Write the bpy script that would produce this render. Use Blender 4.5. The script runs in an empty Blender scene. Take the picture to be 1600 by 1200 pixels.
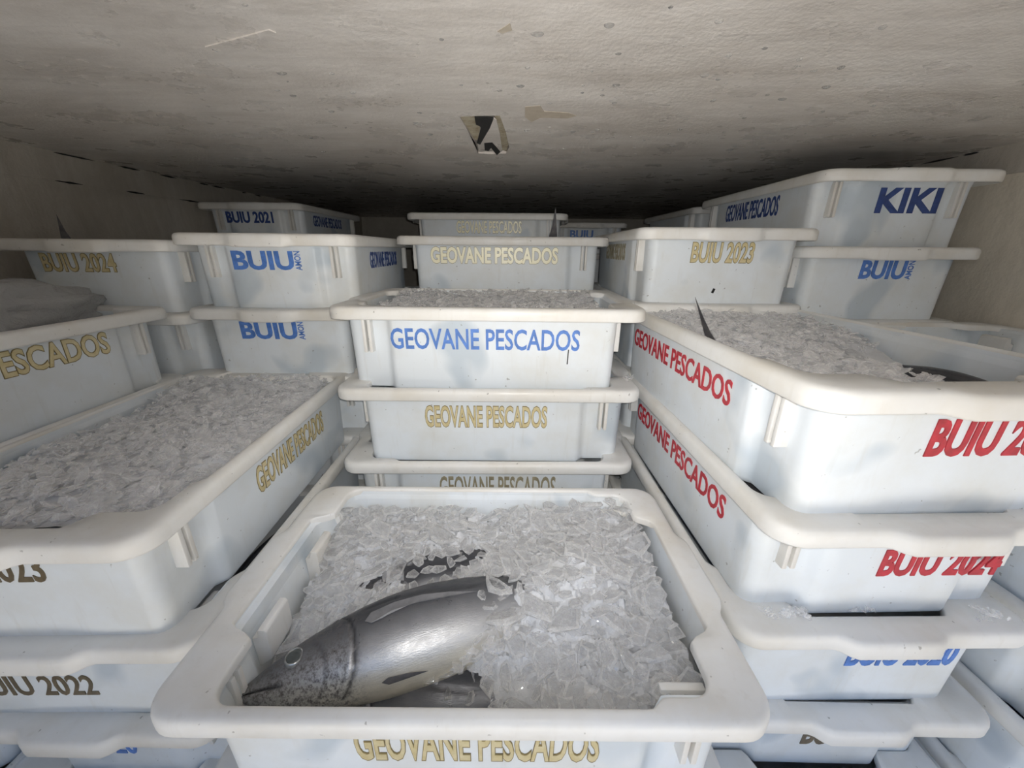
import bpy, bmesh, math, random
from mathutils import Vector, Matrix, noise as mnoise

random.seed(7)
scn = bpy.context.scene
COL = scn.collection
R = math.radians
ZC = 1.060                       # height of the camera above the truck floor

# ------------------------------------------------------------------ camera, sky, sun, exposure
cam = bpy.data.cameras.new('camera'); camo = bpy.data.objects.new('camera', cam); COL.objects.link(camo)
cam.lens = 13.5; cam.sensor_width = 36; cam.clip_start = 0.01
_p = R(-19.29); _ro = R(.5)
_F = Vector((0, math.cos(_p), math.sin(_p))); _U = Vector((0, -math.sin(_p), math.cos(_p))); _X = Vector((1, 0, 0))
_r = _X * math.cos(_ro) + _U * math.sin(_ro); _u = -_X * math.sin(_ro) + _U * math.cos(_ro)
camo.matrix_world = Matrix(((_r.x, _u.x, -_F.x, 0), (_r.y, _u.y, -_F.y, 0), (_r.z, _u.z, -_F.z, ZC), (0, 0, 0, 1)))
scn.camera = camo

world = bpy.data.worlds.new('sky'); scn.world = world; world.use_nodes = True
wn = world.node_tree; wn.nodes.clear()
wo = wn.nodes.new('ShaderNodeOutputWorld'); wb = wn.nodes.new('ShaderNodeBackground')
wr = wn.nodes.new('ShaderNodeValToRGB'); wx = wn.nodes.new('ShaderNodeSeparateXYZ'); wt = wn.nodes.new('ShaderNodeTexCoord')
wn.links.new(wt.outputs['Generated'], wx.inputs[0]); wn.links.new(wx.outputs['Z'], wr.inputs[0])
wr.color_ramp.elements[0].color = (.92, .95, 1.0, 1); wr.color_ramp.elements[1].color = (.20, .31, .52, 1); wr.color_ramp.elements[1].position = .6
wn.links.new(wr.outputs[0], wb.inputs['Color']); wn.links.new(wb.outputs[0], wo.inputs[0])
wb.inputs['Strength'].default_value = 1.0

sun = bpy.data.lights.new('sun', 'SUN'); suno = bpy.data.objects.new('sun', sun); COL.objects.link(suno)
sun.energy = 5.5; sun.angle = R(3); sun.color = (1, .95, .86)
suno.rotation_euler = Vector((.22, -.42, -.88)).to_track_quat('-Z', 'Y').to_euler()

# the phone's own flash, beside its lens
fl = bpy.data.lights.new('phone_flash', 'SPOT'); flo = bpy.data.objects.new('phone_flash', fl); COL.objects.link(flo)
fl.energy = 5.8; fl.spot_size = R(110); fl.spot_blend = 1.0; fl.shadow_soft_size = .004; fl.color = (1, .97, .92)
flo.location = (.012, -.004, ZC + .012); flo.rotation_euler = (R(90 - 14), 0, 0)

scn.view_settings.view_transform = 'Standard'; scn.view_settings.look = 'None'
scn.view_settings.gamma = 1; scn.view_settings.use_curve_mapping = False
scn.view_settings.exposure = 1.78
scn.cycles.max_bounces = 16; scn.cycles.transmission_bounces = 10; scn.cycles.transparent_max_bounces = 40
scn.cycles.glossy_bounces = 8; scn.cycles.diffuse_bounces = 12; scn.cycles.sample_clamp_indirect = 10

# ------------------------------------------------------------------ helpers
def link(o): COL.objects.link(o); return o

def tag(o, label=None, cat=None, group=None, kind=None):
    if label: o['label'] = label
    if cat: o['category'] = cat
    if group: o['group'] = group
    if kind: o['kind'] = kind
    return o

def empty(name, loc, rz=0):
    o = bpy.data.objects.new(name, None); link(o); o.location = loc; o.rotation_euler = (0, 0, rz); o.empty_display_size = .05
    return o

def mesh(name, verts, faces, mat, smooth=None):
    me = bpy.data.meshes.new(name); me.from_pydata([tuple(v) for v in verts], [], faces); me.update()
    if mat: me.materials.append(mat)
    if smooth is not None:
        me.polygons.foreach_set('use_smooth', [True] * len(me.polygons))
        me.set_sharp_from_angle(angle=R(smooth))
    return me

def obj(name, me, parent=None):
    o = bpy.data.objects.new(name, me); link(o)
    if parent: o.parent = parent
    return o

def box(x0, x1, y0, y1, z0, z1, V=None, F=None):
    V = [] if V is None else V; F = [] if F is None else F
    b = len(V)
    V += [(x0, y0, z0), (x1, y0, z0), (x1, y1, z0), (x0, y1, z0), (x0, y0, z1), (x1, y0, z1), (x1, y1, z1), (x0, y1, z1)]
    F += [(b, b+3, b+2, b+1), (b+4, b+5, b+6, b+7), (b, b+1, b+5, b+4), (b+1, b+2, b+6, b+5), (b+2, b+3, b+7, b+6), (b+3, b, b+4, b+7)]
    return V, F

def bevel_mesh(name, V, F, mat, w, seg=2):
    bm = bmesh.new(); vs = [bm.verts.new(v) for v in V]
    for f in F: bm.faces.new([vs[i] for i in f])
    bmesh.ops.bevel(bm, geom=bm.edges[:], offset=w, segments=seg, affect='EDGES', profile=.5)
    bmesh.ops.recalc_face_normals(bm, faces=bm.faces)
    me = bpy.data.meshes.new(name); bm.to_mesh(me); bm.free(); me.materials.append(mat)
    me.polygons.foreach_set('use_smooth', [True] * len(me.polygons)); me.set_sharp_from_angle(angle=R(40))
    return me

# ------------------------------------------------------------------ materials
class NT:
    def __init__(s, name):
        s.m = bpy.data.materials.new(name); s.m.use_nodes = True; s.t = s.m.node_tree; s.t.nodes.clear()
        s.out = s.n('ShaderNodeOutputMaterial')
    def n(s, t, **k):
        x = s.t.nodes.new(t)
        for a, b in k.items(): setattr(x, a, b)
        return x
    def l(s, a, b): s.t.links.new(a, b)
    def bsdf(s, **k):
        b = s.n('ShaderNodeBsdfPrincipled')
        for a, v in k.items(): b.inputs[a.replace('_', ' ')].default_value = v
        s.l(b.outputs[0], s.out.inputs[0]); return b
    def noise(s, vec, scale, detail=4, rough=.6, dist=0):
        x = s.n('ShaderNodeTexNoise'); x.inputs['Scale'].default_value = scale; x.inputs['Detail'].default_value = detail
        x.inputs['Roughness'].default_value = rough; x.inputs['Distortion'].default_value = dist
        if vec: s.l(vec, x.inputs['Vector'])
        return x.outputs['Fac']
    def ramp(s, fac, *st):
        r = s.n('ShaderNodeValToRGB'); e = r.color_ramp.elements
        while len(e) < len(st): e.new(.5)
        for q, (p, c) in zip(e, st):
            q.position = p; q.color = c if len(c) == 4 else (*c, 1)
        s.l(fac, r.inputs[0]); return r.outputs[0]
    def mix(s, fac, a, b, mode='MIX'):
        x = s.n('ShaderNodeMix', data_type='RGBA', blend_type=mode)
        for i, v in ((0, fac), (6, a), (7, b)):
            if hasattr(v, 'is_output'): s.l(v, x.inputs[i])
            else: x.inputs[i].default_value = v if i == 0 or len(v) == 4 else (*v, 1)
        return x.outputs[2]
    def bump(s, h, strength, dist=.002):
        b = s.n('ShaderNodeBump'); b.inputs['Strength'].default_value = strength; b.inputs['Distance'].default_value = dist
        s.l(h, b.inputs['Height']); return b.outputs[0]
    def coords(s, rnd=True):
        tc = s.n('ShaderNodeTexCoord').outputs['Object']
        if not rnd: return tc
        oi = s.n('ShaderNodeObjectInfo'); m = s.n('ShaderNodeVectorMath', operation='ADD')
        sc = s.n('ShaderNodeVectorMath', operation='SCALE'); sc.inputs[0].default_value = (37.1, 11.7, 53.3)
        s.l(oi.outputs['Random'], sc.inputs['Scale']); s.l(tc, m.inputs[0]); s.l(sc.outputs[0], m.inputs[1])
        return m.outputs[0]

g = lambda v: (v, v, v)
def plastic(name, base, dirt, amt, blotch):
    t = NT(name); v = t.coords(); b = t.bsdf(Roughness=.42)
    b.inputs['Specular IOR Level'].default_value = .4
    c = t.mix(t.ramp(t.noise(v, 7, 5, .6), (.42, g(0)), (.78, g(amt))), base, dirt)
    c = t.mix(t.ramp(t.noise(v, 5.5, 2, .5, .4), (.60, g(0)), (.68, g(blotch))), c, (.42, .50, .58))  # painted-in darkness of contents showing through the plastic
    c = t.mix(t.ramp(t.noise(v, 95, 2, .5), (.73, g(0)), (.77, g(.55))), c, (.16, .15, .13))
    st = t.n('ShaderNodeMapping'); st.inputs['Scale'].default_value = (60, 60, 7); t.l(v, st.inputs['Vector'])
    c = t.mix(t.ramp(t.noise(st.outputs[0], 1, 3, .6), (.60, g(0)), (.75, g(.16))), c, (.50, .46, .38))
    t.l(c, b.inputs['Base Color'])
    t.l(t.ramp(t.noise(v, 16, 4), (.3, g(.34)), (.75, g(.55))), b.inputs['Roughness'])
    t.l(t.bump(t.noise(v, 55, 4, .6), .12, .0015), b.inputs['Normal'])
    return t.m
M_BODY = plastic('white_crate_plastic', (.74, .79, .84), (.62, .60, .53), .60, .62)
M_RIM = plastic('worn_rim_plastic', (.76, .76, .75), (.60, .55, .46), .68, 0)

def paint(name, col, metal=0, rough=.4, vary=None):
    t = NT(name); b = t.bsdf(Roughness=rough, Metallic=metal); v = t.coords()
    vary = vary or tuple(x * .6 for x in col)
    t.l(t.mix(t.ramp(t.noise(v, 60, 4), (.35, g(0)), (.75, g(1))), col, vary), b.inputs['Base Color']); return t.m
INK = dict(blue=paint('blue_ink', (.10, .24, .66)), red=paint('red_ink', (.55, .03, .05)),
           gold=paint('gold_ink', (.62, .52, .27), .15, .3, (.74, .66, .44)), edge=paint('gold_outline_ink', (.27, .205, .08)),
           cream=paint('flash_lit_gold_ink', (.97, .94, .74), 0, .35, (.95, .90, .64)), bronze=paint('bronze_ink', (.18, .14, .085), .1, .35),  # cream: gold letters coloured paler for the flash they throw back
           navy=paint('navy_ink', (.03, .07, .26)), dim=paint('olive_ink', (.34, .30, .20), 0, .4))

def shell(name, base, stain, wet):
    t = NT(name); v = t.coords(False); b = t.bsdf()
    mp = t.n('ShaderNodeMapping'); mp.inputs['Rotation'].default_value = (0, 0, R(25)); mp.inputs['Scale'].default_value = (1, 3.5, 1); t.l(v, mp.inputs[0])
    c = t.mix(t.ramp(t.noise(mp.outputs[0], 2.6, 8, .68, .5), (.30, g(0)), (.80, g(.9))), base, stain)
    c = t.mix(t.ramp(t.noise(mp.outputs[0], 7, 7, .72, 1.2), (.42, g(0)), (.90, g(.55))), c, tuple(x * .66 for x in stain))
    c = t.mix(t.ramp(t.noise(v, 160, 3, .6), (.35, g(0)), (.8, g(.15))), c, tuple(x * .6 for x in base))
    t.l(c, b.inputs['Base Color'])
    t.l(t.ramp(t.noise(v, 9, 5), (.35, g(wet)), (.7, g(wet + .25))), b.inputs['Roughness'])
    h = t.mix(.35, t.noise(v, 130, 3, .6), t.noise(mp.outputs[0], 20, 5, .65))
    t.l(t.bump(h, .35, .004), b.inputs['Normal']); return t.m
M_CEIL = shell('stained_fibreglass_ceiling', (.72, .69, .66), (.43, .385, .345), .22)
M_WALL = shell('stained_fibreglass_wall', (.56, .53, .48), (.42, .38, .32), .35)
M_WALLR = shell('lit_side_fibreglass_wall', (.80, .74, .64), (.64, .58, .48), .35)  # right wall: brightness of the light it catches is put into the colour
M_FLOOR = shell('wet_floor', (.35, .34, .32), (.22, .20, .18), .3)

def ice_mat(name, tint, rough, trans, bumpy):
    t = NT(name); v = t.coords(); b = t.bsdf(Roughness=rough, IOR=1.31)
    b.inputs['Transmission Weight'].default_value = trans
    t.l(t.mix(t.noise(v, 30, 3), tint, tuple(min(1, x * 1.08) for x in tint)), b.inputs['Base Color'])
    t.l(t.bump(t.noise(v, 120, 4, .6), bumpy, .003), b.inputs['Normal']); return t.m
def chip_mat(name, lo, hi, tint, frost, rough=.08):
    """wet ice: clear, mirror-like on the skin, milky where it is seen edge-on or frosted inside"""
    t = NT(name); v = t.coords()
    tr = t.n('ShaderNodeBsdfTransparent'); tr.inputs[0].default_value = (1, 1, 1, 1)
    df = t.n('ShaderNodeBsdfDiffuse'); tl = t.n('ShaderNodeBsdfTranslucent'); gl = t.n('ShaderNodeBsdfGlossy'); gl.inputs['Roughness'].default_value = rough; gl.inputs['Color'].default_value = (1, 1, 1, 1)
    df.inputs[0].default_value = tl.inputs[0].default_value = (*tint, 1)
    nb = t.bump(t.noise(v, 2.2 if 'shard' in name else 90, 5, .7), .55, .12 if 'shard' in name else .004)
    for q in (df, gl): t.l(nb, q.inputs['Normal'])
    m1 = t.n('ShaderNodeMixShader'); m1.inputs[0].default_value = .45; t.l(df.outputs[0], m1.inputs[1]); t.l(tl.outputs[0], m1.inputs[2])
    lw = t.n('ShaderNodeLayerWeight'); lw.inputs['Blend'].default_value = .5; t.l(nb, lw.inputs['Normal'])
    mr = t.n('ShaderNodeMapRange'); mr.inputs['To Min'].default_value = lo; mr.inputs['To Max'].default_value = hi; t.l(lw.outputs['Facing'], mr.inputs['Value'])
    fr = t.ramp(t.noise(v, 3.2 if 'shard' in name else 60, 5, .7, .6), (.48, g(0)), (.72, g(frost)))
    ad = t.n('ShaderNodeMath', operation='ADD', use_clamp=True); t.l(mr.outputs[0], ad.inputs[0]); t.l(fr, ad.inputs[1])
    m2 = t.n('ShaderNodeMixShader'); t.l(ad.outputs[0], m2.inputs[0]); t.l(tr.outputs[0], m2.inputs[1]); t.l(m1.outputs[0], m2.inputs[2])
    pw = t.n('ShaderNodeMath', operation='POWER'); pw.inputs[1].default_value = 4; t.l(lw.outputs['Facing'], pw.inputs[0])
    fn = t.n('ShaderNodeMapRange'); fn.inputs['To Min'].default_value = .05; fn.inputs['To Max'].default_value = .4; t.l(pw.outputs[0], fn.inputs['Value'])
    m3 = t.n('ShaderNodeMixShader'); t.l(fn.outputs[0], m3.inputs[0]); t.l(m2.outputs[0], m3.inputs[1]); t.l(gl.outputs[0], m3.inputs[2])
    t.l(m3.outputs[0], t.out.inputs[0]); return t.m
M_SHARD = chip_mat('clear_ice_shard', .10, .45, (.99, .99, 1), .45, .04)
M_EDGE = chip_mat('frosted_shard_edge', .45, .9, (1, 1, 1), .3)
M_SLUSH = chip_mat('clear_ice_chip', .12, .50, (.99, .99, 1), .3, .04)
M_BED = ice_mat('packed_ice', (.52, .53, .55), .2, .0, .8)

def fish_mat():
    t = NT('tuna_skin'); v = t.coords(False); b = t.bsdf(Roughness=.3, Metallic=.4)
    sx = t.n('ShaderNodeSeparateXYZ'); t.l(v, sx.inputs[0])
    mp = t.n('ShaderNodeMapRange'); mp.inputs['From Min'].default_value = -.066; mp.inputs['From Max'].default_value = .066
    ad = t.n('ShaderNodeMath', operation='ADD'); nz = t.n('ShaderNodeMath', operation='MULTIPLY'); nz.inputs[1].default_value = .016
    t.l(t.noise(v, 26, 4), nz.inputs[0]); t.l(sx.outputs['Z'], ad.inputs[0]); t.l(nz.outputs[0], ad.inputs[1]); t.l(ad.outputs[0], mp.inputs['Value'])
    c = t.ramp(mp.outputs[0], (.06, (.70, .65, .53)), (.28, (.54, .53, .51)), (.44, (.36, .365, .38)), (.62, (.17, .175, .19)), (.80, (.05, .053, .062)))
    hd = t.n('ShaderNodeMapRange'); hd.inputs['From Min'].default_value = .165; hd.inputs['From Max'].default_value = .13; t.l(sx.outputs['X'], hd.inputs['Value'])
    sp = t.ramp(t.noise(v, 200, 6, .8), (.45, g(0)), (.60, g(1)))
    hm = t.n('ShaderNodeMath', operation='MULTIPLY'); t.l(hd.outputs[0], hm.inputs[0]); t.l(sp, hm.inputs[1])
    c = t.mix(hm.outputs[0], c, (.12, .11, .11))
    ms = t.n('ShaderNodeMapping'); ms.inputs['Scale'].default_value = (14, 40, 60); t.l(v, ms.inputs[0])
    c = t.mix(t.ramp(t.noise(ms.outputs[0], 1, 6, .75), (.40, g(0)), (.90, g(.5))), c, (.20, .195, .20))
    gv = t.n('ShaderNodeAttribute', attribute_name='groove'); gm = t.n('ShaderNodeMath', operation='MULTIPLY'); gm.inputs[1].default_value = .75; t.l(gv.outputs['Fac'], gm.inputs[0])
    c = t.mix(gm.outputs[0], c, (.03, .03, .035))  # groove depth darkens the skin colour, painting in crease shade
    t.l(c, b.inputs['Base Color'])
    t.l(t.ramp(t.noise(v, 70, 4), (.3, g(.26)), (.7, g(.46))), b.inputs['Roughness'])
    st = t.n('ShaderNodeMapping'); st.inputs['Scale'].default_value = (40, 40, 220); t.l(v, st.inputs[0])
    t.l(t.bump(t.noise(st.outputs[0], 4, 4), .18, .002), b.inputs['Normal']); return t.m
M_FISH = fish_mat()
M_FIN = paint('dark_fin', (.07, .07, .08), .2, .35, (.16, .15, .15))
M_PEC = paint('silvery_fin', (.20, .20, .21), .1, .5, (.13, .13, .14))
M_EYE = paint('fish_eye', (.055, .065, .065), 0, .08, (.10, .11, .11))
M_EYERING = paint('fish_eye_ring', (.42, .43, .42), .6, .25, (.20, .20, .20))
M_BLACK = paint('dark_gap', (.012, .012, .012), 0, .9)
M_WOOD = paint('pallet_wood', (.33, .24, .15), 0, .8)
M_RUST = paint('rusty_foam', (.40, .31, .19), 0, .9, (.22, .15, .08))
M_FOAM = paint('dirty_foam', (.42, .38, .29), 0, .9, (.20, .16, .10))
M_PEEL = paint('peeled_skin', (.45, .40, .33), 0, .8, (.36, .31, .25))
M_GROUND = shell('concrete_yard', (.66, .63, .58), (.56, .52, .47), .7)
def bagmat():
    t = NT('clear_plastic_film'); b = t.bsdf(Roughness=.12, IOR=1.2); b.inputs['Transmission Weight'].default_value = .55
    b.inputs['Base Color'].default_value = (.78, .78, .78, 1); v = t.coords()
    t.l(t.bump(t.noise(v, 45, 5, .7, 1.5), .9, .006), b.inputs['Normal']); return t.m
M_BAG = bagmat()
def dropmat():
    return chip_mat('water', .05, .55, (1, 1, 1), 0, .03)
M_WATER = dropmat()

# ------------------------------------------------------------------ the truck box
HC = ZC + .258; WL, WR = -1.335, 1.24; Y0, Y1 = -.35, 3.65
def slab(name, x0, x1, y0, y1, z0, z1, mat, kind='structure'):
    V, F = box(x0, x1, y0, y1, z0, z1); o = obj(name, mesh(name, V, F, mat)); o['kind'] = kind; return o
slab('floor', WL - .06, WR + .06, Y0, Y1, -.08, 0, M_FLOOR)
slab('wall_left', WL - .06, WL, Y0, Y1, 0, HC, M_WALL)
slab('wall_right', WR, WR + .06, Y0, Y1, 0, HC, M_WALLR)
slab('wall_back', WL - .06, WR + .06, Y1, Y1 + .06, -.08, HC + .07, M_WALL)
slab('ground', -14, 14, -22, 8, -1.02, -.95, M_GROUND)

slab('blocker_rear', -4.2, 9, -5.3, -5, -.95, 3.6, paint('dark_rear_blocker', (.12, .12, .12), 0, .8))          # unseen wall added to cut low daylight reaching the rear crates
slab('blocker_left', WL - .06, -.80, -.44, -.40, -.05, HC + .05, M_WALL)       # unseen panel added to keep daylight off the left column

slab('blocker_right', 3.4, 3.6, -6, 1, -.95, 3.6, paint('dark_right_blocker', (.10, .10, .10), 0, .8))  # unseen dark wall added to block light from the right

# ceiling with the broken-out hole
hole = [(-.1132, .931), (-.0737, .9252), (-.0296, .9209), (-.0203, 1.0262), (-.013, 1.1754), (-.0223, 1.2468), (-.0623, 1.2575), (-.1014, 1.2497), (-.0991, 1.1397), (-.1075, 1.0288)]
def make_ceiling():
    bm = bmesh.new()
    outer = [(WL - .06, Y0), (WR + .06, Y0), (WR + .06, Y1), (WL - .06, Y1)]
    def ring(pts, z): return [bm.verts.new((x, y, z)) for x, y in pts]
    o0, h0 = ring(outer, HC), ring(hole, HC)
    es = [bm.edges.new((r[i], r[(i+1) % len(r)])) for r in (o0, h0) for i in range(len(r))]
    bmesh.ops.triangle_fill(bm, use_beauty=True, use_dissolve=False, edges=es, normal=(0, 0, -1))
    kill = [f for f in bm.faces if all(v in h0 for v in f.verts)]
    if kill: bmesh.ops.delete(bm, geom=kill, context='FACES_ONLY')
    o1, h1 = ring(outer, HC + .07), ring([(x * .99, y) for x, y in hole], HC + .010)
    bm.faces.new(o1)
    for a, b in ((o0, o1), (h0, h1)):
        for i in range(len(a)): bm.faces.new((a[i], a[(i+1) % len(a)], b[(i+1) % len(a)], b[i]))
    bm.faces.new(h1[::-1])
    me = bpy.data.meshes.new('ceiling'); bm.to_mesh(me); bm.free(); me.materials.append(M_CEIL)
    o = obj('ceiling', me); o['kind'] = 'structure'; return o
ceiling = make_ceiling()
def flat(name, pts, z0, z1, mat, parent=None):
    n = len(pts); V = [(x, y, z0) for x, y in pts] + [(x, y, z1) for x, y in pts]
    F = [tuple(range(n))[::-1], tuple(range(n, 2 * n))] + [(i, (i+1) % n, n + (i+1) % n, n + i) for i in range(n)]
    return obj(name, mesh(name, V, F, mat), parent)
for pts in ([(-.1126, .9342), (-.0815, .9366), (-.0828, .9809), (-.0759, 1.0046), (-.0918, 1.1152), (-.0991, 1.125), (-.1063, 1.0288)],
            [(-.0413, .9307), (-.0297, .9256), (-.0214, 1.0262), (-.0149, 1.1623), (-.0221, 1.2348), (-.0325, 1.2235), (-.0349, 1.0469)]):
    tag(flat('bare_foam', pts, HC + .003, HC + .0095, M_FOAM, ceiling), 'brownish foam showing in the ceiling hole')
flat('torn_skin', [(-.0771, 1.0123), (-.0957, 1.1446), (-.0982, 1.2376), (-.0821, 1.2311), (-.0326, 1.2293), (-.034, 1.0573), (-.0381, .9535), (-.0451, .9437), (-.0666, 1.0605)], HC + .0008, HC + .0045, M_CEIL, ceiling)
flat('dark_slit', [(-.0824, .935), (-.0434, .9404), (-.0551, 1.0078), (-.0671, 1.0584), (-.0884, 1.152), (-.0952, 1.1396), (-.0743, .9989), (-.0839, .9809)], HC - .0004, HC + .003, M_BLACK, ceiling)
flat('dark_slit', [(-.077, 1.139), (-.0559, 1.1334), (-.0463, 1.1847), (-.0384, 1.2325), (-.0497, 1.2695), (-.062, 1.1852), (-.0708, 1.2191), (-.0809, 1.2137)], HC - .0004, HC + .003, M_BLACK, ceiling)
for pts in ([(.0203, .8683), (.0487, .8608), (.0582, .8914), (.1064, .899), (.1267, .9167), (.1109, .933), (.0534, .9313), (.0365, .96), (.0221, .9274)],
            [(-.0222, .5998), (-.0063, .5808), (-.0039, .5966), (-.016, .6038)]):
    tag(flat('peeled_patch', pts, HC - .0006, HC + .001, M_PEEL, ceiling), 'brownish patch where the ceiling skin has peeled')
tag(flat('skin_fold', [(-.422, .644), (-.308, .599), (-.303, .606), (-.350, .632)], HC - .0015, HC + .001, M_CEIL, ceiling), 'raised fold in the ceiling skin')

# cove strips along both upper edges, with broken dark sealant
for name, x0, x1, zb in (('trim_1', WL, WL + .004, ZC + .178), ('trim_2', WR - .004, WR, ZC + .1885)):
    tr = slab(name, x0, x1, Y0, Y1, zb, HC, M_WALL)
    rng = random.Random(3 if name == 'trim_1' else 9)
    xin = x1 if name == 'trim_1' else x0; sg = 1 if name == 'trim_1' else -1
    for zz in (zb, HC - .0035):
        y = .95
        while y < 2.2:
            L = rng.uniform(.03, .12)
            V, F = [], []; n = 7; V = []
            for i in range(n):
                w = .0022 * (1 - abs(i / (n - 1) * 2 - 1) ** 2) * rng.uniform(.6, 1.4) + .0002
                for dz in (-w, w): V += [(xin + sg * .0002, y + L * i / (n-1), zz + dz), (xin + sg * .0016, y + L * i / (n-1), zz + dz)]
            for i in range(n - 1):
                a, b2 = 4 * i, 4 * i + 4
                F += [(a, a+1, b2+1, b2), (a+1, a+3, b2+3, b2+1), (a+3, a+2, b2+2, b2+3), (a+2, a, b2, b2+2)]
            F += [(0, 2, 3, 1), (4*n-4, 4*n-3, 4*n-1, 4*n-2)]
            o = obj('sealant_crack', mesh('sealant_crack', V, F, M_BLACK), tr)
            y += L + rng.uniform(.01, .16)

# ------------------------------------------------------------------ the fish crate
HH = .195
PITCH = .180
XS = [-.245, -.18, -.10, 0, .10, .18, .206, .213, .220, .227, .234, .25]
YS = [-.145, -.124, -.117, -.110, -.103, -.082, -.074, -.064, -.054, -.03, 0, .03, .054, .064, .074, .082, .103, .110, .117, .124, .145]
NA = 8
def sstep(a, b, x):
    t = max(0, min(1, (x - a) / (b - a))); return t * t * (3 - 2 * t)
def loop(xn, xp, hy, r, fn=None):
    """counter-clockwise outline; fn(side, x, y, arc) -> (dx, dy)"""
    P = []
    def add(side, x, y):
        d = fn(side, x, y) if fn else (0, 0); P.append((x + d[0], y + d[1]))
    def arc(cx, cy, a0, side):
        for i in range(NA + 1):
            a = R(a0 + 90 * i / NA); add(side, cx + r * math.cos(a), cy + r * math.sin(a))
    for x in XS: add('f', x, -hy)
    arc(xp - r, -hy + r, -90, 'cfp')
    for y in YS: add('p', xp, y)
    arc(xp - r, hy - r, 0, 'ckp')
    for x in XS[::-1]: add('k', x, hy)
    arc(-xn + r, hy - r, 90, 'ckn')
    for y in YS[::-1]: add('n', -xn, y)
    arc(-xn + r, -hy + r, 180, 'cfn')
    return P
def panel(side, x, y, dep=.016):
    """end block of the long sides and corner blocks of the ribbed end lie back from the panels"""
    s = -1 if y < 0 else 1
    if side in ('f', 'k'): return (0, -s * dep * sstep(.210, .230, x))
    if side in ('cfp', 'ckp'): return (0, -s * dep)
    if side == 'n': return (dep * sstep(.103, .124, abs(y)), 0)
    if side in ('cfn', 'ckn'): return (dep, 0)
    return (0, 0)
def pad(side, x, y):
    d = panel(side, x, y, .012 if side in ('f', 'k', 'cfp', 'ckp') else .006); e = 0
    if side in ('n', 'p'): e = .030 * sstep(.103, .124, abs(y))
    if side[0] == 'c': e = .030
    sx = 1 if (side in ('n', 'cfn', 'ckn')) else -1
    if side in ('f', 'k'): e = 0
    return (d[0] + sx * e, d[1])
def handle(side, x, y):
    return (1 - sstep(.054, .082, abs(y))) if side in ('n', 'p') else 0
def stitch(layers, closed=False, flip=False):
    n = len(layers[0]); V = [p for L in layers for p in L]; F = []
    m = len(layers)
    for k in range(m if closed else m - 1):
        a, b = k * n, ((k + 1) % m) * n
        for i in range(n):
            j = (i + 1) % n; F.append((a+i, a+j, b+j, b+i))
    return V, F, n
def z_(P, z): return [(x, y, z) for x, y in P]
def body_mesh():
    L = []
    L.append(z_(loop(.297, .309, .189, .018, panel), 0))
    L.append(z_(loop(.302, .3135, .1935, .021, panel), .003))
    L.append(z_(loop(.304, .315, .1952, .022, panel), .010))
    L.append(z_(loop(.306, .317, .197, .024, panel), .10))
    L.append(z_(loop(.308, .319, .199, .025, panel), .182))
    L.append(z_(loop(.321, .322, .204, .030, panel), .190))
    L.append(z_(loop(.317, .318, .2005, .027, panel), .190))
    L.append(z_(loop(.304, .314, .1965, .024, panel), .150))
    L.append(z_(loop(.2965, .310, .190, .020, panel), .012))
    L.append(z_(loop(.291, .304, .184, .017, panel), .006))
    V, F, n = stitch(L)
    F.append(tuple(range(n))[::-1]); F.append(tuple(range((len(L)-1) * n, len(L) * n)))
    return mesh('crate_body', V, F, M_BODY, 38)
def rim_mesh():
    def lay(o, z, drop=0, r=.040):
        def fn(side, x, y):
            h = handle(side, x, y); s = 1 if side == 'p' else -1
            return (s * .013 * h * (1 if o < .008 else .75 if o < .011 else 0), 0)
        P = loop(.35 - o, .35 - o, .2185 - o, r - o * .8, fn)
        Q = loop(.35 - o, .35 - o, .2185 - o, r - o * .8, lambda s_, x, y: (handle(s_, x, y), 0))
        B = loop(.35 - o, .35 - o, .2185 - o, r - o * .8)
        return [(p[0], p[1], z - drop * (q[0] - b[0])) for p, q, b in zip(P, Q, B)]
    inn = lambda e, z: z_(loop(.3165 - e, .3175 - e, .2005 - e, .026, pad), z)
    L = [inn(0, .182), inn(0, .1910), inn(-.001, .1935), inn(-.003, .195),
         lay(.0115, .195), lay(.0070, .1942), lay(.0032, .1920), lay(.001, .1885), lay(0, .184),
         lay(0, .170, .003), lay(.0012, .1675, .003), lay(.004, .1665, .003), lay(.006, .168, .003), lay(.0065, .180),
         z_(loop(.325, .326, .208, .032, panel), .184), z_(loop(.3185, .3195, .2025, .027, panel), .186)]
    V, F, n = stitch(L, closed=True)
    return mesh('crate_rim', V, F, M_RIM, 50)
def rib_mesh(kind):
    V, F = [], []
    for d in (-.0062, .0062):
        box(d - .0036, d + .0036, -.0165, .004, .090, .172, V, F)
    return bevel_mesh('crate_rib', V, F, M_RIM, .0012, 2)
def lug_mesh():
    # a moulded pocket step: sloping front, open slot on top
    prof = [(0, .104), (.022, .122), (.022, .170), (.019, .174), (.010, .174), (.010, .160), (0, .160)]
    w = .027; V = [(-w, y, z) for y, z in prof] + [(w, y, z) for y, z in prof]; n = len(prof)
    F = [tuple(range(n)), tuple(range(n, 2*n))[::-1]] + [(i, n+i, n+(i+1) % n, (i+1) % n) for i in range(n)]
    return bevel_mesh('crate_lug', V, F, M_RIM, .0014, 2)
ME_BODY, ME_RIM, ME_RIB, ME_LUG = body_mesh(), rim_mesh(), rib_mesh(0), lug_mesh()

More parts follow.
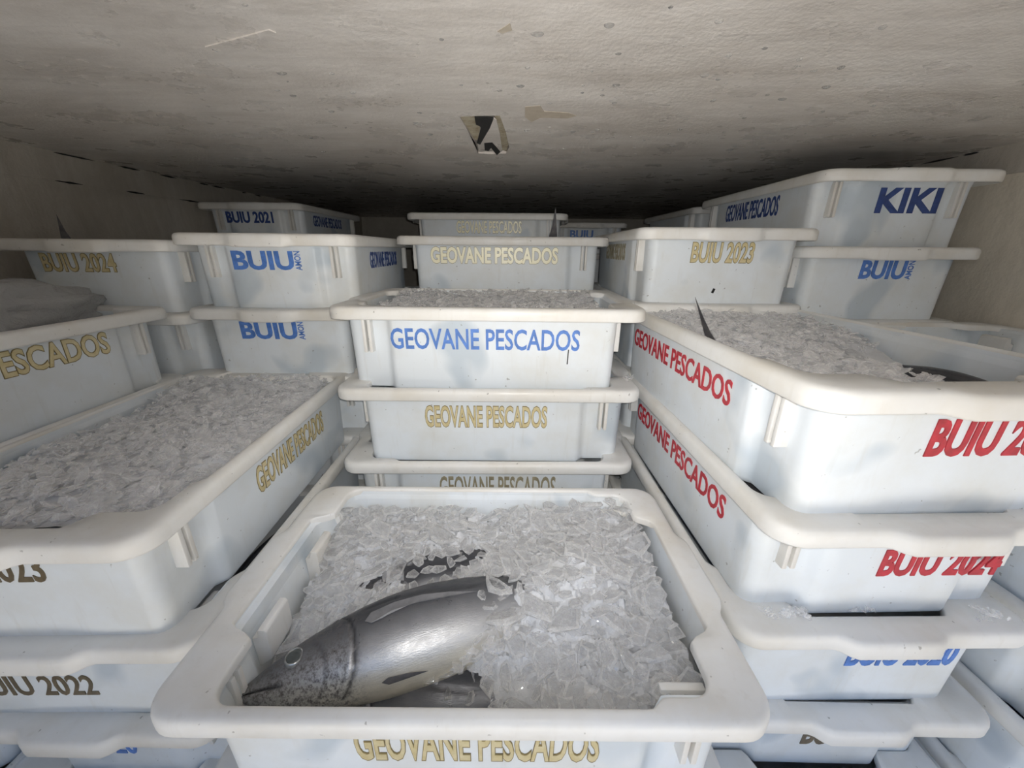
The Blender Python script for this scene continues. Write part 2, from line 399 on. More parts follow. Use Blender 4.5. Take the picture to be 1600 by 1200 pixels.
# ------------------------------------------------------------------ lettering
def text_mesh(body, w, h, bold, ink, depth, grow=0, rot=False):
    def raw(off):
        cu = bpy.data.curves.new('lettering', 'FONT'); cu.body = body; cu.size = 1; cu.offset = off; cu.resolution_u = 3
        cu.fill_mode = 'BOTH'; cu.extrude = .5
        o = bpy.data.objects.new('lettering', cu); link(o)
        dg = bpy.context.evaluated_depsgraph_get(); me = bpy.data.meshes.new_from_object(o.evaluated_get(dg))
        bpy.data.objects.remove(o); bpy.data.curves.remove(cu); return me
    me = raw(bold); xs = [v.co.x for v in me.vertices]; ys = [v.co.y for v in me.vertices]
    x0, x1, y0, y1 = min(xs), max(xs), min(ys), max(ys)
    if grow: bpy.data.meshes.remove(me); me = raw(bold + grow)
    for v in me.vertices:
        x = ((v.co.x - x0) / (x1 - x0) - .5); y = ((v.co.y - y0) / (y1 - y0) - .5)
        if rot: x, y = -y, x
        v.co = (x * w, -depth if v.co.z > 0 else .001, y * h)
    me.materials.clear(); me.materials.append(ink); me.name = 'lettering'
    return me

# ------------------------------------------------------------------ crate builder
GEO = 'GEOVANE PESCADOS'
CR = {}
FACE_ROT = {'front': 0, 'right': R(90), 'left': R(-90)}
def face_dist(crate_rz, face):
    """distance from the crate centre to the wall that looks that way"""
    a = {'front': (0, -1), 'right': (1, 0), 'left': (-1, 0)}[face]
    c, s = math.cos(-crate_rz), math.sin(-crate_rz)
    lx, ly = c * a[0] - s * a[1], s * a[0] + c * a[1]
    if abs(ly) > .7: return .199
    return .319 if lx > 0 else .308
def crate(key, x, y, zr, yaw, t2, label, texts=(), ribs=True, lugs=False, group=None):
    """zr: rim height relative to the camera; t2: which way the rib-on-long-side end looks"""
    rz = {'R': 0, 'L': math.pi, 'front': R(-90), 'back': R(90)}[t2]
    e = empty('fish_crate', (x, y, zr + ZC - HH), rz + R(yaw))
    tag(e, label, 'crate', group)
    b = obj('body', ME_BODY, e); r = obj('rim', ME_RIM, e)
    if ribs:
        for sy in (-1, 1):
            k = obj('rib', ME_RIB, e); k.location = (.268, sy * .1825, 0); k.rotation_euler = (0, 0, 0 if sy < 0 else math.pi)
            k = obj('rib', ME_RIB, e); k.location = (-.2875, sy * .153, 0); k.rotation_euler = (0, 0, R(-90))
    if lugs:
        for sy in (-1, 1):
            k = obj('stacking_lug', ME_LUG, e); k.location = (.262, sy * .1795, 0); k.rotation_euler = (0, 0, 0 if sy < 0 else math.pi)
            k = obj('stacking_lug', ME_LUG, e); k.location = (-.302, sy * .072, 0); k.rotation_euler = (0, 0, R(-90))
    for face, body, off, zt, w, h, ink, *opt in texts:
        d = face_dist(rz, face); a = FACE_ROT[face]
        n = Vector((math.sin(a), -math.cos(a), 0)); t = Vector((math.cos(a), math.sin(a), 0))
        sl = .024; p = n * (d + .0002 - sl * max(0, .182 - (HH + zt))) + t * off
        rot = 'rot' in opt
        bold = .016 if 'bold' not in opt else .035
        o = obj('lettering', text_mesh(body, w, h, bold, INK[ink], .0010, rot=rot), e)
        tag(o, dict(blue='blue', red='red', gold='gold', cream='pale gold', bronze='dark bronze', navy='dark blue', dim='faded olive')[ink] + ' printed lettering')
        Mw = Matrix.Translation(p + Vector((0, 0, HH + zt))) @ Matrix.Rotation(a, 4, 'Z') @ Matrix.Rotation(R(1.4), 4, 'X')
        o.matrix_local = Matrix.Rotation(-rz, 4, 'Z') @ Mw
        if ink in ('gold', 'cream'):
            q = obj('lettering_outline', text_mesh(body, w, h, bold, INK['edge'], .0007, grow=.024 if ink == 'gold' else .016, rot=rot), o)
            tag(q, 'dark outline around the gold letters')
    CR[key] = e
    return e

def mark(key, off, zt, w, h, lean=0):
    e = CR[key]; rz = round(e.rotation_euler.z / (math.pi/2)) * math.pi/2; d = face_dist(rz, 'front')
    V, F = box(-w/2, w/2, -.0010, .001, -h/2, h/2); o = obj('dark_mark', mesh('dark_mark', V, F, M_BLACK), e)
    o.matrix_local = Matrix.Rotation(-rz, 4, 'Z') @ Matrix.Translation((off, -(d + .0002 - .024 * max(0, .182 - (HH + zt))), HH + zt)) @ Matrix.Rotation(R(lean), 4, 'Y')

# centre columns, long sides towards the door
crate('C1', -.054, .482, -.474, 0, 'R', 'white crate at the front holding the tuna on ice, gold lettering below its rim',
      [('front', GEO, .017, -.070, .286, .066, 'gold')], lugs=True)
crate('C2a', -.054, 1.039, -.118, -1, 'L', 'white crate of ice with large blue lettering in the middle column',
      [('front', GEO, -.004, -.072, .423, .048, 'blue')], lugs=True)
crate('C2b', -.054, 1.021, -.297, 0, 'R', 'white crate with gold lettering directly under the blue-lettered ice crate',
      [('front', GEO, -.006, -.073, .285, .054, 'gold')])
crate('C2c', -.057, 1.006, -.476, .5, 'L', 'white crate with half-hidden faded lettering just behind the open tuna crate',
      [('front', GEO, .022, -.075, .284, .060, 'dim')])
crate('C3a', -.036, 1.535, .040, 1, 'R', 'greyish crate with bright cream lettering behind the blue-lettered ice crate',
      [('front', GEO, -.029, -.059, .420, .052, 'cream', 'bold')])
crate('C3b', -.033, 1.528, -.141, -1, 'L', 'crate of which only the rim shows between the ice and the cream-lettered crate')
crate('C4a', -.108, 1.992, .147, -2, 'R', 'topmost cream-lettered crate in the rear middle, with a fish tail before it',
      [('front', GEO, .009, -.056, .282, .050, 'cream')])
crate('C5', -.05, 3.22, .178, 0, 'L', 'crate at the very back whose gold lettering mirrors in the ceiling',
      [('front', GEO, .03, -.059, .42, .052, 'cream')])
mark('C2a', .183, -.110, .0022, .034, 2)
# left inner column, short ends towards the door
crate('L1a', -.661, .698, -.324, 1.6, 'front', 'open crate heaped with crushed ice at the left, gold lettering on its side',
      [('right', GEO, .028, -.078, .268, .052, 'gold'), ('front', 'BUIU 2023', -.032, -.063, .178, .046, 'bronze')], lugs=True)
crate('L1b', -.648, .712, -.508, .8, 'front', 'crate lettered BUIU 2022 under the big crushed-ice crate at the left',
      [('front', 'BUIU 2022', -.073, -.118, .182, .044, 'bronze')], lugs=True)
crate('L1c', -.658, .716, -.690, -.7, 'back', 'lowest left crate with the end of blue lettering BUIU 2020 showing',
      [('front', 'BUIU 2020', -.060, -.105, .180, .050, 'blue')])
crate('L2a', -.613, 1.316, .032, 1.6, 'back', 'upper crate with blue BUIU on its end, left of the middle column',
      [('front', 'BUIU', -.022, -.063, .151, .046, 'blue', 'bold'), ('front', 'AMON', .064, -.063, .016, .046, 'blue', 'rot'),
       ('right', GEO, -.02, -.064, .29, .046, 'navy')])
crate('L2b', -.620, 1.325, -.148, -.4, 'front', 'lower crate with blue BUIU on its end, standing behind the crushed ice',
      [('front', 'BUIU', -.024, -.060, .150, .047, 'blue', 'bold'), ('front', 'AMON', .062, -.060, .016, .047, 'blue', 'rot')])
crate('L2c', -.620, 1.330, -.328, 0, 'back', 'crate of which only the far rim shows behind the crushed ice at the left')
# left outer column
crate('LL1a', -1.090, .640, -.142, -1.2, 'back', 'shadowed crate by the left wall, gold lettering ending in PESCADOS',
      [('right', GEO, -.022, -.057, .42, .046, 'gold')], lugs=True)
crate('LL1b', -1.085, .640, -.322, 0, 'front', 'crate under the shadowed gold-lettered one by the left wall')
crate('LL2a', -1.055, 1.330, .016, 0, 'front', 'dim crate with gold BUIU 2024 on its end by the left wall',
      [('front', 'BUIU 2024', -.040, -.056, .185, .044, 'gold')])
crate('LL2b', -1.055, 1.330, -.164, 0, 'back', 'crate under the dim BUIU 2024 crate by the left wall')
crate('LL2c', -1.050, 1.325, -.344, 0, 'front', 'third crate down in the left wall stack, its rounded corner showing')
crate('LL3a', -1.105, 2.085, .176, 0, 'back', 'dark crate with navy BUIU 2021 in the rear left corner',
      [('front', 'BUIU 2021', -.02, -.055, .20, .046, 'navy', 'bold'), ('right', GEO, -.05, -.06, .30, .046, 'navy')])
# right inner column
crate('R1a', .529, .735, -.137, 2.6, 'front', 'big crate with red lettering and ice at the right, topmost of its stack',
      [('left', GEO, -.045, -.072, .430, .043, 'red'), ('front', 'BUIU 2024', .052, -.073, .183, .052, 'red', 'bold')], lugs=True)
crate('R1b', .537, .735, -.318, 1.6, 'back', 'crate with red lettering BUIU 2024, second in the right front stack',
      [('left', GEO, .003, -.076, .415, .043, 'red'), ('front', 'BUIU 2024', .064, -.094, .176, .049, 'red', 'bold')], lugs=True)
crate('R1c', .534, .740, -.503, .9, 'front', 'crate with blue lettering BUIU 2020, third in the right front stack',
      [('front', 'BUIU 2020', .068, -.081, .170, .052, 'blue', 'bold')], lugs=True)
crate('R1d', .557, .738, -.690, -.7, 'back', 'lowest right crate with half-hidden bronze lettering',
      [('front', 'BUIU 2020', .048, -.104, .174, .055, 'bronze', 'bold')])
crate('R2a', .533, 1.330, .054, -2, 'front', 'upper crate with gold BUIU 2023 on its end, right of the middle column',
      [('front', 'BUIU 2023', .000, -.057, .152, .048, 'gold'), ('left', GEO, .0, -.058, .28, .048, 'dim')])
crate('R2b', .530, 1.326, -.127, -1, 'back', 'crate whose rim shows under the gold BUIU 2023 crate')
mark('R2a', -.006, -.150, .006, .012, 20)
# right outer column
crate('RR2a', .970, 1.372, .190, -1, 'back', 'crate lettered KIKI in blue, highest by the right wall',
      [('front', 'KIKI', .027, -.066, .154, .058, 'navy', 'bold'), ('left', GEO, -.0, -.062, .30, .055, 'navy')])
crate('RR2b', .945, 1.338, .014, -1.5, 'front', 'crate with blue BUIU on its end under the KIKI crate',
      [('front', 'BUIU', .004, -.055, .112, .046, 'blue', 'bold'), ('front', 'AMON', .070, -.055, .014, .046, 'blue', 'rot')])
crate('RR2c', .950, 1.340, -.166, 0, 'back', 'crate whose rim edge shows under the BUIU crate at the right wall')
crate('RR1a', 1.012, .660, -.168, 0, 'back', 'empty-looking crate by the right wall beyond the red-lettered ice crate', lugs=True)
crate('RR3a', .990, 2.140, .180, 0, 'front', 'dark crate behind the KIKI crate with a pale rib at its corner')
crate('R3a', .440, 2.720, .150, 0, 'back', 'far dark crate with faint BUIU right of the rear cream-lettered crate',
      [('front', 'BUIU', -.04, -.062, .135, .045, 'blue', 'bold')])

# the unseen rest of every stack, down to the floor
def support(x, y, zlow, t2, n=None):
    gap = zlow - HH + ZC
    n = n if n is not None else max(0, round(gap / PITCH))
    for k in range(1, n + 1):
        crate('h', x, y, zlow - gap / n * k, 0, t2[k % 2], 'plain white crate low down inside a stack, hidden behind those before it',
              ribs=False, group='hidden lower crates')
CT, SD = ('L', 'R'), ('front', 'back')
support(.552, .728, -.684, SD); support(-.658, .716, -.690, SD); support(-.055, .485, -.474, CT); support(-.056, 1.01, -.476, CT); support(-.033, 1.53, -.141, CT)
support(-.10, 1.99, .147, CT); support(-.62, 1.33, -.328, SD); support(-1.085, .64, -.322, SD); support(-1.05, 1.325, -.344, SD)
support(-1.105, 2.085, .176, SD); support(.53, 1.326, -.127, SD); support(.95, 1.34, -.166, SD); support(1.012, .66, -.168, SD)
support(.99, 2.14, .18, SD); support(.44, 2.72, .15, SD); support(-.05, 3.22, .178, CT)

# ------------------------------------------------------------------ tuna
TL = .56
PROF = [(0, .0035), (.02, .0115), (.05, .0215), (.10, .034), (.15, .0435), (.20, .051), (.27, .059), (.35, .0645), (.45, .066), (.55, .061),
        (.65, .051), (.75, .037), (.84, .022), (.91, .011), (.96, .0075), (1, .0085)]
def interp(T, t):
    for (a, u), (b, v) in zip(T, T[1:]):
        if t <= b:
            f = (t - a) / (b - a); return u + (v - u) * f
    return T[-1][1]
def smooth_prof(t): return sum(interp(PROF, max(0, min(1, t + d))) for d in (-.02, -.01, 0, .01, .02)) / 5 if t > .03 else interp(PROF, t)
def flank(t, a, side=1):
    """point on the skin: a = angle from the back (0) over the flank (90) to the belly (180)"""
    hd = smooth_prof(t); hw = hd * (.66 + .12 * sstep(0, .35, t) - .2 * sstep(.7, 1, t))
    y = hw * math.sin(R(a)); z = hd * math.cos(R(a))
    zc = -.006 + .008 * sstep(0, .4, t) - .004 * sstep(.5, 1, t)
    gr = 0
    # mouth line, cheek and gill-cover grooves
    m = (t - .004) / .105
    if 0 < m < 1: gr += .0030 * math.exp(-((a - (104 + 10 * m * m)) / 3.2) ** 2) * min(1, 6 * (1 - m))
    ge = .262 - .030 * ((a - 95) / 60) ** 2
    if 25 < a < 160: gr += .0030 * math.exp(-((t - ge) / .0045) ** 2) - .0014 * math.exp(-((t - ge + .012) / .009) ** 2)
    pe = .195 - .035 * ((a - 110) / 55) ** 2
    if 60 < a < 165: gr += .0013 * math.exp(-((t - pe) / .0045) ** 2)
    lg = 44 + 20 * sstep(.28, .6, t)
    if .27 < t < .62: gr += .0016 * math.exp(-((a - lg) / 3.5) ** 2) * sstep(.27, .30, t) * (1 - sstep(.55, .62, t))
    n = Vector((0, y / max(hw, 1e-4) ** 2, z / max(hd, 1e-4) ** 2)).normalized() if hd > .004 else Vector((-1, 0, 0))
    p = Vector((t * TL, y, z + zc)) - n * gr
    if side < 0: p.y = -p.y
    return p, n, max(0, min(1, gr / .0022))
def tuna_mesh():
    ts = [0.001] + [i / 150 for i in range(1, 51)] + [1/3 + i / 60 for i in range(1, 41)]
    na = 120; V, F, G = [], [], []
    for t in ts:
        for i in range(na):
            a = 360 * i / na; s = 1 if a <= 180 else -1; aa = a if a <= 180 else 360 - a
            q = flank(t, aa, s); V.append(q[0]); G.append(q[2])
    for k in range(len(ts) - 1):
        for i in range(na):
            j = (i + 1) % na; F.append((k*na+i, k*na+j, (k+1)*na+j, (k+1)*na+i))
    F.append(tuple(range(na))[::-1]); F.append(tuple(range((len(ts)-1)*na, len(ts)*na)))
    me = mesh('tuna', V, F, M_FISH, 60)
    at = me.attributes.new('groove', 'FLOAT', 'POINT')
    at.data.foreach_set('value', G); return me
def blade(name, pts, thick, mat):
    """thin fin: pts = outline as 3-D points, thickened along its normal"""
    c = sum((Vector(p) for p in pts), Vector()) / len(pts); n = (Vector(pts[0]) - c).cross(Vector(pts[len(pts)//3]) - c).normalized()
    m = len(pts); V = [Vector(p) + n * thick * .2 for p in pts] + [Vector(p) - n * thick * .2 for p in pts] + [c + n * thick, c - n * thick]
    F = [(i, (i+1) % m, 2*m) for i in range(m)] + [(m+(i+1) % m, m+i, 2*m+1) for i in range(m)] + [(i, m+i, m+(i+1) % m, (i+1) % m) for i in range(m)]
    return mesh(name, V, F, mat, 40)
ME_TUNA = tuna_mesh()
def tail_mesh():
    up = [(.545, 0, .004), (.575, 0, .022), (.602, 0, .055), (.628, 0, .098), (.634, 0, .108), (.622, 0, .082), (.606, 0, .045), (.598, 0, .018), (.595, 0, 0)]
    pts = up + [(x, y, -z) for x, y, z in up[::-1][1:]]
    return blade('caudal_fin', pts, .004, M_FIN)
ME_TAIL = tail_mesh()
def fin_on_flank(name, ta, mat, lift, side=1):
    pts = []
    for t, a in ta:
        p, n, _ = flank(t, a); p = p + n * lift
        if side < 0: p.y = -p.y
        pts.append(p)
    return blade(name, pts, .0016, mat)
ME_PEC = [fin_on_flank('pectoral_fin', [(.285, 70), (.30, 60), (.36, 58), (.43, 60), (.50, 66), (.57, 74), (.49, 72), (.42, 69), (.35, 70), (.30, 76)], M_PEC, .0022, s) for s in (1, -1)]
ME_PEL = [fin_on_flank('pelvic_fin', [(.315, 146), (.33, 142), (.38, 144), (.42, 149), (.37, 150), (.33, 151)], M_FIN, .0018, s) for s in (1, -1)]
def eye_mesh(r, ring):
    bm = bmesh.new(); V, F = [], []; n = 28
    prof = [(0, .0034), (.35 * r, .0033), (.65 * r, .0028), (.86 * r, .002), (r, .0)] if not ring else [(.90 * r, .0016), (.98 * r, .0030), (1.08 * r, .0028), (1.18 * r, .0008), (1.26 * r, -.002)]
    for rr, h in prof:
        for i in range(n): V.append((rr * math.cos(2*math.pi*i/n) * 1.12, rr * math.sin(2*math.pi*i/n), h))
    for k in range(len(prof) - 1):
        for i in range(n):
            j = (i+1) % n; F.append((k*n+i, (k+1)*n+i, (k+1)*n+j, k*n+j))
    bm.free(); return mesh('eye', V, F, M_EYERING if ring else M_EYE, 60)
ME_EYE, ME_RING = eye_mesh(.0098, False), eye_mesh(.0098, True)
ME_DORSAL = blade('dorsal_fin', [(.20, 0, .050), (.215, 0, .056), (.25, 0, .066), (.30, 0, .070), (.36, 0, .068), (.30, 0, .060), (.25, 0, .055)], .002, M_FIN)

def tuna(label, snout, axis, back, scale=1, fins=True):
    """snout point and two directions (head to tail, towards the back) in camera-relative coordinates"""
    e = empty('tuna', (0, 0, 0)); tag(e, label, 'fish')
    X = Vector(axis).normalized(); Z = Vector(back); Z = (Z - X * Z.dot(X)).normalized(); Y = Z.cross(X)
    Mw = Matrix(((X.x, Y.x, Z.x, snout[0]), (X.y, Y.y, Z.y, snout[1]), (X.z, Y.z, Z.z, snout[2] + ZC), (0, 0, 0, 1))) @ Matrix.Scale(scale, 4)
    e.matrix_world = Mw
    obj('body', ME_TUNA, e); obj('caudal_fin', ME_TAIL, e)
    for k, s in enumerate((1, -1)):
        if fins: obj('pectoral_fin', ME_PEC[k], e); obj('pelvic_fin', ME_PEL[k], e)
        p, n, _ = flank(.122, 66)
        if s < 0: p.y, n.y = -p.y, -n.y
        o = obj('eye', ME_EYE, e); q = n.to_track_quat('Z', 'X')
        o.matrix_local = Matrix.Translation(p) @ q.to_matrix().to_4x4()
        obj('eye_ring', ME_RING, o)
    return e
# flank up: local +y is turned to the sky when back = (-.30,.93,.2) and axis = (.93,.30,0) -> Z x X
tuna('silver tuna lying on its side on ice, head towards the near left corner', (-.350, .336, -.542), (.93, .325, .012), (-.30, .90, .30))
tuna('dark tuna mostly buried in ice behind the silver tuna', (-.320, .480, -.575), (.93, .25, -.02), (-.2, .55, .8), .9, False)
buried = tuna('dark tuna under ice along the near wall of the open crate', (-.300, .350, -.606), (1, .05, .01), (0, .6, .75), .80, False)
for c in buried.children:
    if c.name.startswith('caudal'): c.location = (.34, 0, 0); c.scale = (.38, 1, .38)      # folded away under the ice
tuna('dark tuna back showing through ice in the red-lettered crate at the right', (.705, .450, -.200), (-.16, .97, -.10), (.1, 0, 1), .60)
def tail_at(label, base, axis, back, sc, fin=1):
    a = Vector(axis).normalized() * .58 * sc
    e = tuna(label, (base[0] - a.x, base[1] - a.y, base[2] - a.z), axis, back, sc)
    for c in e.children:
        if c.name.startswith('caudal'): c.location = (.56 - .56 * fin, 0, 0); c.scale = (fin, 1, fin)
tail_at('tuna with its thin tail lobe standing up at the far left of the red-lettered crate', (.384, .728, -.160), (-.25, .90, .36), (-.55, .2, 1), .5, 1.45)
tuna('dark tuna snout in the gap under the crushed-ice crate at the left', (-.462, .400, -.572), (-.03, 1, .0), (.35, .05, .93), .62)
tuna('dark tuna back in the gap under the red-lettered ice crate', (.405, .45, -.385), (.04, 1, -.0), (-.3, 0, .95), .6)
tail_at('tuna whose tail sticks out of the cream-lettered crate in the middle', (.128, 1.42, .020), (.85, .15, .40), (.1, -.1, 1), .55, 1.7)
tail_at('tuna whose tail tip rises over the dim BUIU 2024 crate', (-1.215, 1.12, -.005), (-.5, -.7, .4), (-.3, -.1, 1), .55, 1.3)

# ------------------------------------------------------------------ ice
def shard(rng, size, V=None, F=None, M=None):
    V = [] if V is None else V; F = [] if F is None else F
    n = rng.randint(5, 8); th = size * rng.uniform(.05, .16); b = len(V)
    el = rng.uniform(.45, 1.0); ring = []
    a = rng.uniform(0, 6.28)
    for i in range(n):
        r = size * .5 * rng.uniform(.55, 1.15); an = a + 2 * math.pi * (i + rng.uniform(-.25, .25)) / n
        ring.append((r * math.cos(an), r * el * math.sin(an)))
    pts = []
    for k, (s, z) in enumerate(((.86, -.5), (1, -.1), (.97, .25), (.78, .5))):
        for x, y in ring: pts.append(Vector((x * s + rng.uniform(-.04, .04) * size, y * s + rng.uniform(-.04, .04) * size, z * th + rng.uniform(-.1, .1) * th)))
    if M is not None: pts = [M @ p for p in pts]
    V += pts
    F.append(tuple(b + i for i in range(n))[::-1]); F.append(tuple(b + 3*n + i for i in range(n)))
    for k in range(3):
        for i in range(n):
            j = (i+1) % n; F.append((b+k*n+i, b+k*n+j, b+(k+1)*n+j, b+(k+1)*n+i))
    return V, F
def pose(rng, x, y, z, tilt):
    return Matrix.Translation((x, y, z)) @ Matrix.Rotation(rng.uniform(0, 6.28), 4, 'Z') @ Matrix.Rotation(R(rng.gauss(0, tilt)), 4, 'X') @ Matrix.Rotation(R(rng.gauss(0, tilt)), 4, 'Y')
def fbm(x, y, s, seed): return mnoise.fractal(Vector((x * s, y * s, seed)), .7, 2.0, 4)

# front crate ------------------------------------------------------
C1X, C1Y = -.054, .482
AX = Vector((.93, .325)).normalized(); PX = Vector((-AX.y, AX.x)); S0 = Vector((-.350, .335))
def fish_uv(x, y):
    d = Vector((x, y)) - S0; return d.dot(AX) / TL, d.dot(PX)
def h1(x, y):
    """height of the ice (camera-relative) in the tuna's crate"""
    t, s = fish_uv(x, y)
    h = -.536 + .030 * sstep(.43, .66, y) + .022 * sstep(-.05, .2, x) + .006 * fbm(x, y, 9, 3)
    h -= .045 * sstep(-.22, -.36, x) * sstep(.49, .35, y)               # hollow in front of the snout
    h -= .046 * sstep(.39, .33, y) * sstep(.10, -.05, x)                # dip along the near wall
    h += .042 * sstep(.50, .60, t) * math.exp(-(s / .065) ** 2) * sstep(1.05, .9, t)   # ice heaped over the tail
    return h
def bed_grid(name, x0, x1, y0, y1, nx, ny, hf, zb, mat, parent=None, drop=0):
    V, F = [], []
    for j in range(ny + 1):
        for i in range(nx + 1):
            x = x0 + (x1-x0) * i / nx; y = y0 + (y1-y0) * j / ny; V.append((x, y, hf(x, y) + ZC - drop))
    for j in range(ny):
        for i in range(nx): a = j*(nx+1)+i; F.append((a, a+1, a+nx+2, a+nx+1))
    return V, F
rng = random.Random(21)
V, F = bed_grid('b', C1X - .288, C1X + .300, C1Y - .181, C1Y + .181, 150, 96, lambda x, y: h1(x, y) + .010 * fbm(x, y, 34, 8) + .005 * fbm(x, y, 90, 4), 0, None, drop=.013)
o = tag(obj('crushed_ice', mesh('packed_ice', V, F, M_BED, 30)), 'packed grey ice under the loose shards around the silver tuna', 'ice', kind='stuff')
def over_fish(x, y, pad_):
    t, s = fish_uv(x, y)
    if t < -.02 or t > .54 - .10 * sstep(.0, -.05, s): return False
    hd = smooth_prof(max(0, t)) - .004 * (t > .1)
    return -hd - pad_ < s < hd + pad_
def dark_window(x, y):
    t, s = fish_uv(x, y)
    return (.16 < t < .62 and .070 < s < .115) or (y < .350 and -.22 < x < .0)
VS, FS = [], []; spots = []
tries = 0
while len(spots) < 300 and tries < 60000:
    tries += 1
    x = rng.uniform(C1X - .285, C1X + .298); y = rng.uniform(C1Y - .178, C1Y + .178)
    size = rng.choice((rng.uniform(.026, .040), rng.uniform(.036, .056), rng.uniform(.046, .074)))
    if over_fish(x, y, size * .30): continue
    if dark_window(x, y) and (size > .030 or rng.random() < .45): continue
    if x < -.24 and y < .388: continue
    if any((x-a)**2 + (y-b)**2 < (.27 * (size + c)) ** 2 for a, b, c in spots): continue
    m = size * .42
    x = min(max(x, C1X - .290 + m), C1X + .302 - m); y = min(max(y, C1Y - .183 + m), C1Y + .183 - m)
    spots.append((x, y, size))
protos = []
for k in range(24):
    v, f = shard(rng, 1.0); me = mesh('ice_shard', v, f, M_SHARD); me.materials.append(M_EDGE); protos.append(me)
    for q, p in enumerate(me.polygons): p.material_index = 1 if q > 1 else 0
for i, (x, y, s) in enumerate(spots):
    o = bpy.data.objects.new('ice_shard', protos[i % 24]); link(o)
    o.matrix_world = pose(rng, x, y, h1(x, y) + ZC + rng.uniform(-.002, .010), 14) @ Matrix.Scale(s, 4)
    tag(o, 'clear flat shard of ice lying in the open tuna crate', 'ice', 'ice shards around the silver tuna')
for k in range(1500):
    x = rng.uniform(C1X - .284, C1X + .297); y = rng.uniform(C1Y - .178, C1Y + .178); s = rng.uniform(.008, .026)
    if over_fish(x, y, s * .35) or (x < -.24 and y < .388): continue
    if dark_window(x, y) and rng.random() < .30: continue
    shard(rng, s, VS, FS, pose(rng, x, y, h1(x, y) + ZC + rng.uniform(-.022, -.002), 24))
for k in range(26):                                            # slivers that lie over the edges of the fish
    t = rng.uniform(.42, .66); s = rng.choice((-1, 1)) * rng.uniform(.8, 1.05) * .06
    p = S0 + AX * t * TL + PX * s; sz = rng.uniform(.018, .036)
    shard(rng, sz, VS, FS, pose(rng, p.x, p.y, h1(p.x, p.y) + ZC + .012, 18))
tag(obj('crushed_ice', mesh('crushed_ice', VS, FS, M_SHARD)), 'small ice chips between the large shards around the silver tuna', 'ice', kind='stuff')

# other crates of crushed ice --------------------------------------
def ice_heap(key, label, lx, ly, hf, n, smin, smax, seed, skip=None, tilt=22):
    e = CR[key]; rng = random.Random(seed); a = e.rotation_euler.z
    long_y = abs(math.sin(a)) > .7; yaw = a - round(a / (math.pi/2)) * (math.pi/2)
    cx, cy, _ = e.location; zr = e.location.z + HH
    c, s = math.cos(yaw), math.sin(yaw)
    w = lambda x, y: (cx + c*x - s*y, cy + s*x + c*y)
    V, F = [], []; nx, ny = int(lx * 170), int(ly * 170)
    for j in range(ny + 1):
        for i in range(nx + 1):
            x = lx * (2*i/nx - 1); y = ly * (2*j/ny - 1); X, Y = w(x, y)
            V.append((X, Y, zr + hf(x, y) - .008 + .006 * fbm(x, y, 26, seed) + .0025 * fbm(x, y, 110, seed + 5)))
    for j in range(ny):
        for i in range(nx): q = j*(nx+1)+i; F.append((q, q+1, q+nx+2, q+nx+1))
    for k in range(n):
        x = rng.uniform(-lx, lx) * .985; y = rng.uniform(-ly, ly) * .985
        if skip and skip(x, y): continue
        X, Y = w(x, y); sz = smin + (smax - smin) * rng.random() ** 2
        shard(rng, sz, V, F, pose(rng, X, Y, zr + hf(x, y) + .006 * fbm(x, y, 26, seed) + rng.uniform(-.006, .003), tilt))
    me = mesh('crushed_ice', V, F, M_BED); me.materials.append(M_SLUSH)
    me.polygons.foreach_set('material_index', [0 if q < nx * ny else 1 for q in range(len(me.polygons))])
    return tag(obj('crushed_ice', me), label, 'ice', kind='stuff')
ice_heap('L1a', 'crushed ice heaped level with the rim of the big left crate', .178, .290, lambda x, y: -.016 + .012 * sstep(.0, .25, y) + .008 * fbm(x, y, 7, 1) - .006 * sstep(.13, .18, abs(x)), 3600, .007, .034, 5)
ice_heap('C2a', 'strip of crushed ice showing in the blue-lettered middle crate', .280, .178, lambda x, y: -.016 + .014 * sstep(.0, .15, y) + .008 * fbm(x, y, 9, 4), 2000, .008, .030, 6)
def r1h(x, y): return -.034 + .026 * sstep(-.15, .2, y) + .008 * fbm(x, y, 7, 9) - .020 * sstep(.08, .15, x) * sstep(.05, -.1, y)
ice_heap('R1a', 'grey crushed ice in the red-lettered crate at the right', .178, .290, r1h, 3200, .007, .030, 7, skip=lambda x, y: x > .07 and y < -.02 and x + .35*y > .05)
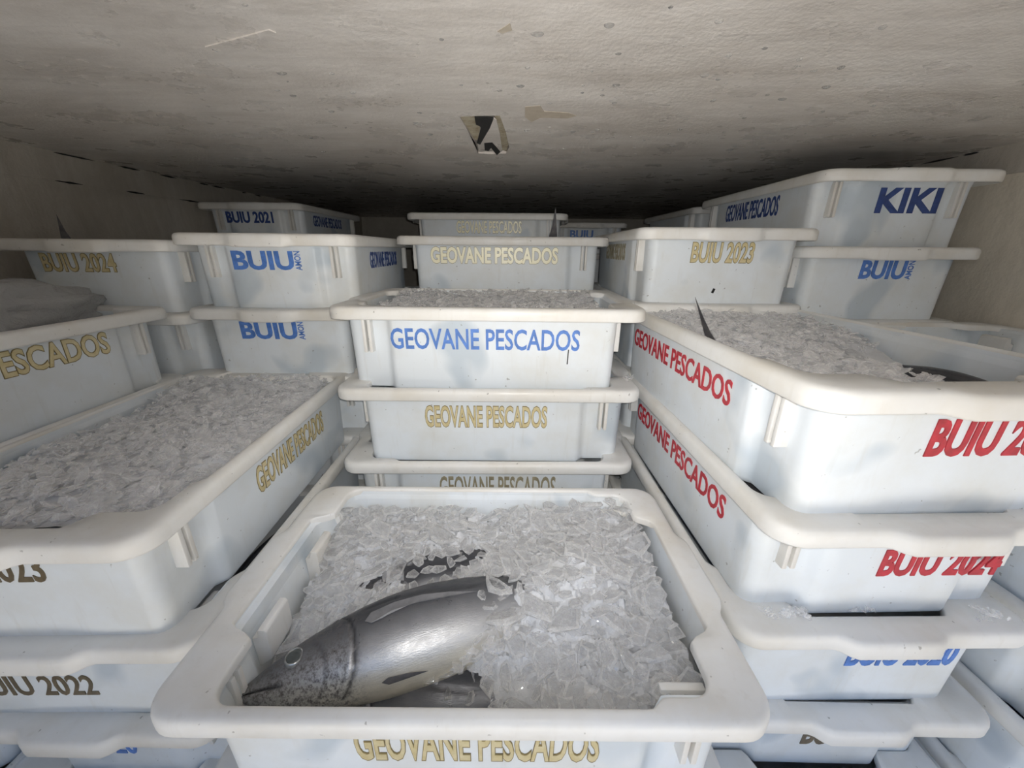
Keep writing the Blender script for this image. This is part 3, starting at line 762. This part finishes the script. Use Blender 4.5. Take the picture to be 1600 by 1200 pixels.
# spilled chips on rims
def chips(label, x, y, z, rx, ry, n, seed):
    rng = random.Random(seed); V, F = [], []
    for k in range(n): shard(rng, rng.uniform(.006, .016), V, F, pose(rng, x + rng.uniform(-rx, rx), y + rng.uniform(-ry, ry), z + ZC + rng.uniform(.001, .008), 30))
    tag(obj('ice_chips', mesh('ice_chips', V, F, M_SHARD)), label, 'ice', kind='stuff')
chips('melting ice chips on the crate corner under the red BUIU 2024 crate', .402, .421, -.502, .032, .008, 42, 3)
chips('few ice chips at the foot of the red BUIU 2024 crate', .520, .428, -.503, .022, .003, 9, 4)
chips('ice chips at the far right of the blue BUIU 2020 rim', .700, .420, -.502, .02, .010, 20, 8)
chips('ice chips on the corner of the rim right of the gold-lettered middle crate', .281, .885, -.297, .010, .02, 14, 6)

# plastic bag at the left ------------------------------------------
def bag_mesh():
    V, F = [], []; nu, nv = 40, 24
    for j in range(nv + 1):
        for i in range(nu):
            a = 2*math.pi*i/nu; b = math.pi * j / nv; d = Vector((math.sin(b)*math.cos(a), math.sin(b)*math.sin(a), math.cos(b)))
            r = 1 + .22 * mnoise.fractal(d * 1.7, .8, 2, 4) + .10 * abs(mnoise.noise(d * 5))
            V.append((d.x * .13 * r, d.y * .20 * r, max(-.045, d.z * .075 * r)))
    for j in range(nv):
        for i in range(nu): k = (i+1) % nu; F.append((j*nu+i, (j+1)*nu+i, (j+1)*nu+k, j*nu+k))
    return mesh('plastic_bag', V, F, M_BAG, 70)
o = obj('plastic_bag', bag_mesh()); o.location = (-1.10, .80, ZC - .142); tag(o, 'crumpled clear plastic bag in the shadowed crate by the left wall', 'bag')

# water drops under the ceiling ------------------------------------
def drop_mesh():
    V, F = [], []; n = 12
    for r, z in ((1, 0), (.95, -.22), (.72, -.48), (.38, -.64), (.05, -.70)):
        for i in range(n): V.append((r * math.cos(2*math.pi*i/n), r * math.sin(2*math.pi*i/n), z))
    for k in range(4):
        for i in range(n): j = (i+1) % n; F.append((k*n+i, (k+1)*n+i, (k+1)*n+j, k*n+j))
    F.append(tuple(range(n))); return mesh('water_drop', V, F, M_WATER, 60)
ME_DROP = drop_mesh(); rng = random.Random(12)
for k in range(90):
    x = rng.gauss(.08, .32); y = rng.uniform(.54, 1.25)
    if -.13 < x < .02 and .9 < y < 1.28: continue
    o = bpy.data.objects.new('water_drop', ME_DROP); link(o); s = rng.uniform(.002, .0055)
    o.location = (x, y, HC); o.scale = (s * rng.uniform(.9, 1.6), s, s * .8)
    tag(o, 'small water drop hanging under the stained ceiling', 'water drop', 'water drops under the ceiling')
